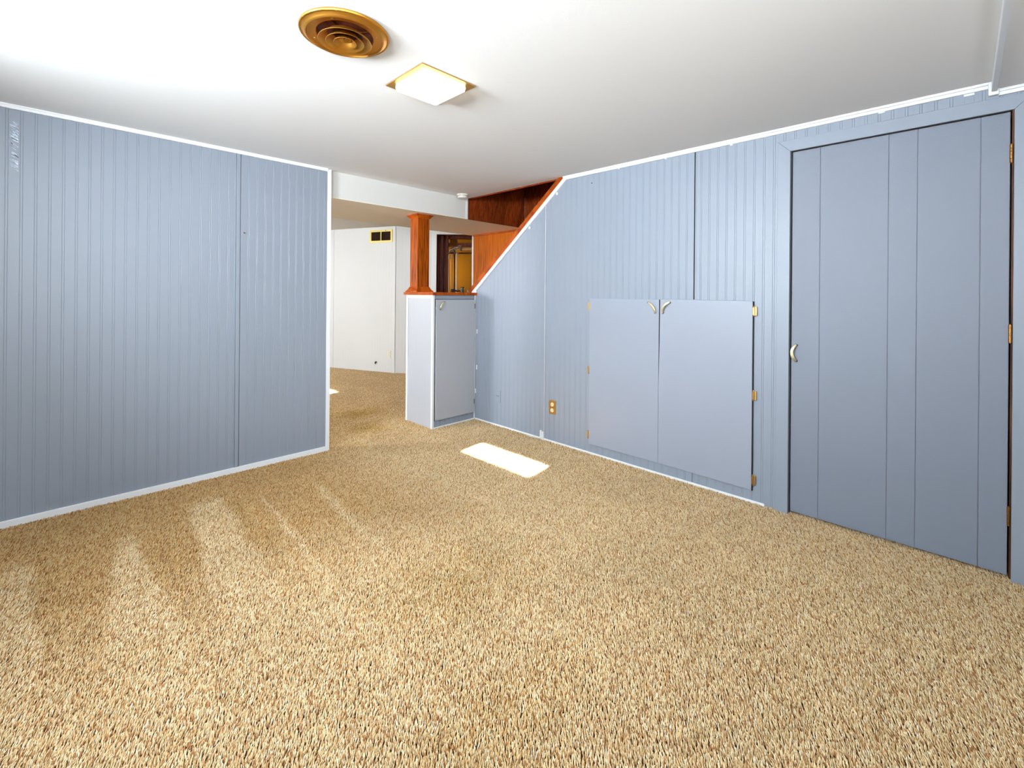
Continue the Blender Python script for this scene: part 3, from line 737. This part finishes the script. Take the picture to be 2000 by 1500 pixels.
# ------------------------------------------------------------ outer walls with windows
def wall_hole_x(name, x0, x1, y0, y1, z0, z1, hz0, hz1, holes, mat, lab):
    lst = [((x0, y0, z0), (x1, y1, hz0)), ((x0, y0, hz1), (x1, y1, z1))]; y = y0
    for a, b in holes + [(y1, y1)]: lst.append(((x0, y, hz0), (x1, a, hz1))); y = b
    return tag(boxes(name, lst, mat), lab, 'wall', 'structure')
wall_hole_x('wall_near', XN - .15, XN, YB - .15, 3.55, ZB, ZC + .12, 1.45, 1.975, [(-.275, .475), (1.495, 2.245)], M['blue'], 'blue-grey wall with small basement windows, out of the picture on the left')
wall_hole_x('wall_near', XN - .15, XN, 3.55, 8.7, ZB, 2.4, 1.45, 1.975, [(4.87, 5.62)], M['cream'], 'white wall with a window in the far room, out of the picture')
tag(boxes('wall_back', [((XN - .15, YB - .15, ZB), (-1.0, YB, ZC + .12)), ((1.0, YB - .15, ZB), (4.0, YB, 3.4)), ((-1.0, YB - .15, ZB), (1.0, YB, 1.1)), ((-1.0, YB - .15, 2.0), (1.0, YB, ZC + .12))], M['blue']), 'blue-grey wall behind the camera with a wide window', 'wall', 'structure')
tag(boxes('wall_far', [((XN - .15, 8.33, ZB), (2.95, 8.45, 2.4))], M['cream']), 'white end wall of the far room', 'wall', 'structure')
def win_x(n, y0, y1, z0, z1):
    r = empty('window_%d' % n, (XN - .09, (y0 + y1) / 2, z0)); tag(r, 'small basement window %s' % {1: 'beside the camera', 2: 'in the far room', 4: 'behind the camera on the left'}[n], 'window', 'structure')
    f = .022
    boxes('window_frame', [((XN - .11, y0, z0), (XN - .07, y0 + f, z1)), ((XN - .11, y1 - f, z0), (XN - .07, y1, z1)), ((XN - .11, y0, z0), (XN - .07, y1, z0 + f)), ((XN - .11, y0, z1 - .008), (XN - .07, y1, z1))], M['white'], r)
    boxes('pane', [((XN - .092, y0 + f, z0 + f), (XN - .088, y1 - f, z1 - .008))], M['glass'], r)
win_x(1, 1.495, 2.245, 1.45, 1.975); win_x(2, 4.87, 5.62, 1.45, 1.975); win_x(4, -.275, .475, 1.45, 1.975)  # hindmost window is added as an opening for fill light
r = empty('window_3', (0, YB - .1, 1.1)); tag(r, 'wide window behind the camera', 'window', 'structure')  # window made up to carry the fill light
boxes('window_frame', [((-1.0, YB - .12, 1.1), (-.95, YB - .08, 2.0)), ((.95, YB - .12, 1.1), (1.0, YB - .08, 2.0)), ((-1.0, YB - .12, 1.1), (1.0, YB - .08, 1.15)), ((-1.0, YB - .12, 1.95), (1.0, YB - .08, 2.0)), ((-.02, YB - .12, 1.1), (.02, YB - .08, 2.0))], M['white'], r)
boxes('pane', [((-.95, YB - .102, 1.15), (.95, YB - .098, 1.95))], M['glass'], r)
for y, lip in ((1.895, 2.103), (5.245, 2.09), (.10, 2.75)):
    # unseen window wells; lips shaped to trim the sun, hindmost added to block it
    tag(boxes('window_well', [((-2.0, y - .55, 1.2), (-1.9, y + .55, lip)), ((-1.9, y - .62, 1.2), (XN - .15, y - .55, lip)), ((-1.9, y + .55, 1.2), (XN - .15, y + .62, lip)), ((-1.9, y - .55, 1.2), (XN - .15, y + .55, 1.3))], M['conc']), 'concrete window well outside the %s window' % ('hindmost' if y < 1 else 'near' if y < 3 else 'far room'), 'window well', 'structure')

# ------------------------------------------------------------ far room walls
P2 = Vector((3.727, 6.204, 0)); P1 = Vector((3.242, 7.407, 0)); dF = (P2 - P1).normalized()
def frame_obj(name, org, ux, mat4=None):
    o = empty(name, org); o.rotation_euler = (0, 0, math.atan2(ux.y, ux.x)); return o
def lbox(name, lst, mat, parent, bevel=0, lab=None):
    """boxes in a parent's own axes"""
    lo = Vector([min(min(a[i], b[i]) for a, b in lst) for i in range(3)]); hi = Vector([max(max(a[i], b[i]) for a, b in lst) for i in range(3)])
    base = Vector(((lo.x + hi.x) / 2, (lo.y + hi.y) / 2, lo.z)); bm = bmesh.new()
    for a, b in lst: bbox(bm, Vector(a) - base, Vector(b) - base, bevel)
    o = bpy.data.objects.new(name, from_bm(name, bm)); o.data.materials.append(mat); COL.objects.link(o); o.parent = parent; o.location = base
    if lab: o['label'] = lab
    return o
def grooved_sheet(parent, s0, s1, z0, z1, mat, bead=PITCH):
    bm = bmesh.new(); prof = [(s0, .012)]; s = s0
    while s < s1 - .01:
        e = min(s + bead, s1); prof += [(s, .0007), (s + .0015, 0), (e - .011, 0), (e - .0095, .0006), (e - .008, 0), (e - .0015, 0), (e, .0007)]; s = e
    prof.append((s1, .012))
    lo = [bm.verts.new((a, b_, z0)) for a, b_ in prof]; hi = [bm.verts.new((a, b_, z1)) for a, b_ in prof]
    for i in range(len(prof) - 1): bm.faces.new((lo[i], lo[i + 1], hi[i + 1], hi[i]))
    o = bpy.data.objects.new('panel', from_bm('panel', bm)); o.data.materials.append(mat); COL.objects.link(o); o.parent = parent
    return o
LF = 2.30
fa = frame_obj('wall_far', P1 - dF * 1.0, dF); tag(fa, 'white grooved panelling of the far room left of the post', 'wall', 'structure')
lbox('backing', [((0, .012, ZB), (LF, .11, 2.26))], M['cream'], fa)
grooved_sheet(fa, 0, 1.08, ZB, 2.25, M['cream']); grooved_sheet(fa, 1.085, LF - .004, ZB, 2.25, M['cream'])
fb = frame_obj('wall_far', P2, RT); tag(fb, 'white wall of the far room around the utility doorway', 'wall', 'structure')
SA, SB, ZH = .635, 1.177, 2.128
lbox('backing', [((.02, .012, ZB), (SA, .11, 2.26)), ((SB, .012, ZB), (2.0, .11, 2.26)), ((SA, .012, ZH), (SB, .11, 2.26))], M['cream'], fb)
grooved_sheet(fb, .012, SA - .075, ZB, 2.25, M['cream'])
lbox('joint_bead', [((-.004, -.006, ZB), (.008, .014, 2.25))], M['white'], fb, .001)
lbox('casing', [((SA - .075, -.014, ZB), (SA, .014, ZH + .07)), ((SB, -.014, ZB), (SB + .05, .014, ZH + .07)), ((SA, -.0139, ZH), (SB, .014, ZH + .07))], M['white'], fb, .003)
lbox('jamb', [((SA - .002, .0, ZB), (SA + .006, .10, ZH)), ((SB - .006, .0, ZB), (SB + .002, .10, ZH)), ((SA, 0, ZH - .006), (SB, .10, ZH + .002))], M['stud'], fb)
# register high on the far wall
s_r = 1.0 + (Vector((3.627, 6.452, 0)) - P1).length
rg = frame_obj('wall_register', P1 - dF * 1.0 + dF * s_r + Vector((0, 0, 2.105)), dF); tag(rg, 'brass framed air register high on the far white wall', 'vent')
HW, HH = .215, .098
lbox('frame', [((-HW, -.010, -HH), (HW, .002, -HH + .03)), ((-HW, -.010, HH - .03), (HW, .002, HH)), ((-HW, -.0101, -HH), (-HW + .03, .002, HH)), ((HW - .03, -.0101, -HH), (HW, .002, HH)), ((-.008, -.0099, -HH), (.008, .002, HH))], metal('pale_brass', (232, 212, 130), .4, .6), rg, .001)
lbox('opening', [((-HW + .02, -.001, -HH + .02), (HW - .02, .001, HH - .02))], M['dark'], rg)
for k in range(-9, 10):
    if abs(k) < 1: continue
    lbox('louvre', [((k * .019 - .001, -.007, -HH + .03), (k * .019 + .001, -.001, HH - .03))], M['gold_dark'], rg)
lbox('lever', [((.09, -.014, HH - .018), (.10, -.008, HH - .008))], M['dark'], rg)
s_o = 1.0 + (Vector((3.69, 6.295, 0)) - P1).length
of = frame_obj('far_outlet', P1 - dF * 1.0 + dF * s_o + Vector((0, 0, .275)), dF); tag(of, 'white outlet plate low on the far white wall', 'outlet')
lbox('plate', [((-.036, -.006, -.058), (.036, .002, .058))], M['plastic'], of, .001)
for z in (-.022, .022): lbox('receptacle', [((-.014, -.009, z - .014), (.014, -.004, z + .014))], M['plastic'], of, .002)
s_h = 1.0 + (Vector((3.60, 6.52, 0)) - P1).length
cbx = frame_obj('cable_stub', P1 - dF * 1.0 + dF * s_h + Vector((0, 0, .143)), dF); tag(cbx, 'short black cable stub poking from the far white wall', 'cable')
bm = bmesh.new(); tube_bm(bm, [(0, .006, 0), (0, -.02, 0), (.008, -.035, -.014)], .012); o = link('sleeve', from_bm('sleeve', bm, True), M['black'], cbx)
bm = bmesh.new(); tube_bm(bm, [(.008, -.034, -.013), (.012, -.042, -.026)], .006); o = link('core', from_bm('core', bm, True), M['grey'], cbx)
# wall closing the far room on the right, past the stairwell
tag(boxes('wall_closing', [((3.90, 4.44, ZB), (5.6, 4.5, 2.3)), ((5.5, 4.5, ZB), (5.6, 6.9, 2.3)), ((3.9, 6.85, ZB), (5.6, 6.95, 2.3))], M['cream']), 'plain wall closing off the space beyond the stairwell', 'wall', 'structure')

# ------------------------------------------------------------ utility closet behind the far doorway
ut = frame_obj('wall_utility', P2, RT); tag(ut, 'mustard yellow wall and reddish studs inside the utility closet', 'wall', 'structure')
lbox('backing', [((.30, .80, ZB), (1.75, .86, 2.25))], M['yellow'], ut)
lbox('side_wall', [((.28, .11, ZB), (.34, .86, 2.25)), ((1.75, .11, ZB), (1.80, .86, 2.25))], M['stud'], ut)
for s0, s1, v0, v1 in ((.655, .660, .09, .20), (.664, .716, .14, .18), (.716, .748, .22, .26), (.748, .790, .16, .20), (.56, .64, .22, .26), (.62, .76, .40, .44)):
    lbox('stud', [((s0, v0, ZB), (s1, v1, 2.20))], M['stud'], ut, .002)
lbox('joist', [((.70, .30, 1.975), (1.74, .36, 2.035))], M['stud'], ut, .002)
lbox('joist', [((.70, .22, 2.088), (1.74, .28, 2.16))], M['stud'], ut, .002)
lbox('ledger', [((.78, .32, 1.862), (1.74, .36, 1.886))], M['stud'], ut, .002)
def ltube(name, pts, r, mat, parent, segs=10, lab=None, cat=None):
    bm = bmesh.new(); tube_bm(bm, pts, r, segs); me = from_bm(name, bm, True); me.materials.append(mat)
    o = bpy.data.objects.new(name, me); COL.objects.link(o); o.parent = parent
    if lab: o['label'] = lab
    return o
def util(name, lab, cat, s, v, z):
    p = P2 + RT * s + FW * v; p.z = z
    o = empty(name, p); o.rotation_euler = (0, 0, math.atan2(RT.y, RT.x)); return tag(o, lab, cat)
u_ = util('horizontal_pipe', 'tan wrapped pipe running level across the utility closet', 'pipe', .87, .25, 1.93)
ltube('wrap', [(0, 0, 0), (.86, 0, 0)], .026, M['tan'], u_, 14); ltube('collar', [(.10, 0, 0), (.13, 0, 0)], .030, M['grey'], u_, 14); ltube('elbow', [(0, 0, 0), (-.03, .01, 0), (-.04, .03, -.02)], .027, M['grey'], u_, 12)
u_ = util('vertical_pipe', 'leftmost tan vertical pipe in the utility closet', 'pipe', .808, .15, ZB)
ltube('tube', [(0, 0, 0), (0, 0, 1.84)], .013, M['tan'], u_); ltube('coupling', [(0, 0, 1.78), (0, 0, 1.84)], .018, M['tan'], u_)
u_ = util('vertical_pipe', 'second tan vertical pipe in the utility closet, next to the dark one', 'pipe', .852, .16, ZB)
ltube('tube', [(0, 0, 0), (0, 0, 1.86)], .012, M['tan'], u_); ltube('coupling', [(0, 0, 1.80), (0, 0, 1.86)], .017, M['tan'], u_)
u_ = util('vertical_pipe', 'dark grey vertical pipe in the utility closet', 'pipe', .884, .2, ZB)
ltube('tube', [(0, 0, 0), (0, 0, 1.93)], .011, M['black'], u_); ltube('coupling', [(0, 0, 1.85), (0, 0, 1.90)], .016, M['grey'], u_)
u_ = util('white_pipe', 'thin white vertical pipe in front of the mustard wall', 'pipe', .916, .2, ZB)
ltube('tube', [(0, 0, 0), (0, 0, 1.88)], .0085, M['plastic'], u_); ltube('coupling', [(0, 0, 1.30), (0, 0, 1.33)], .012, M['plastic'], u_)
u_ = util('bead_chain', 'beaded pull chain hanging in front of the mustard wall', 'chain', .940, .18, 1.22)
bm = bmesh.new()
for k in range(34):
    bmesh.ops.create_icosphere(bm, subdivisions=1, radius=.007, matrix=Matrix.Translation((0, 0, .02 + k * .0188)))
me = from_bm('beads', bm, True); me.materials.append(M['pull']); o = bpy.data.objects.new('beads', me); COL.objects.link(o); o.parent = u_
ltube('cord', [(0, 0, 0), (0, 0, .66)], .003, M['black'], u_, 6)
rw = random.Random(2)
for k in range(5):
    if k == 0: u_ = util('wire_bundle', 'silvery bundle of loose wires looped over the utility pipes', 'wire', .80, .12, 1.86)
    pts = [(.024 * k, .01 * k, .012 * k)]
    for j in range(1, 9): pts.append((.024 * k + .012 * j + rw.uniform(-.006, .006), .01 * k - .02 * math.sin(j * .4), .012 * k + .020 * j - .0016 * j * j + rw.uniform(-.006, .006)))
    ltube('strand', pts, .0035, M['grey'] if k % 2 else M['plastic'], u_, 6)
    ltube('strand', [(p[0] - .02, p[1] - .01, p[2] - .03) for p in pts], .003, M['grey'], u_, 6)
u_ = util('junction_box', 'dark metal junction box at the top of the pipes', 'junction box', .86, .30, 1.99)
lbox('box', [((-.06, 0, 0), (.05, .07, .10))], M['black'], u_, .003); lbox('cover', [((-.055, -.004, .005), (.045, 0, .095))], M['gold_dark'], u_, .001)
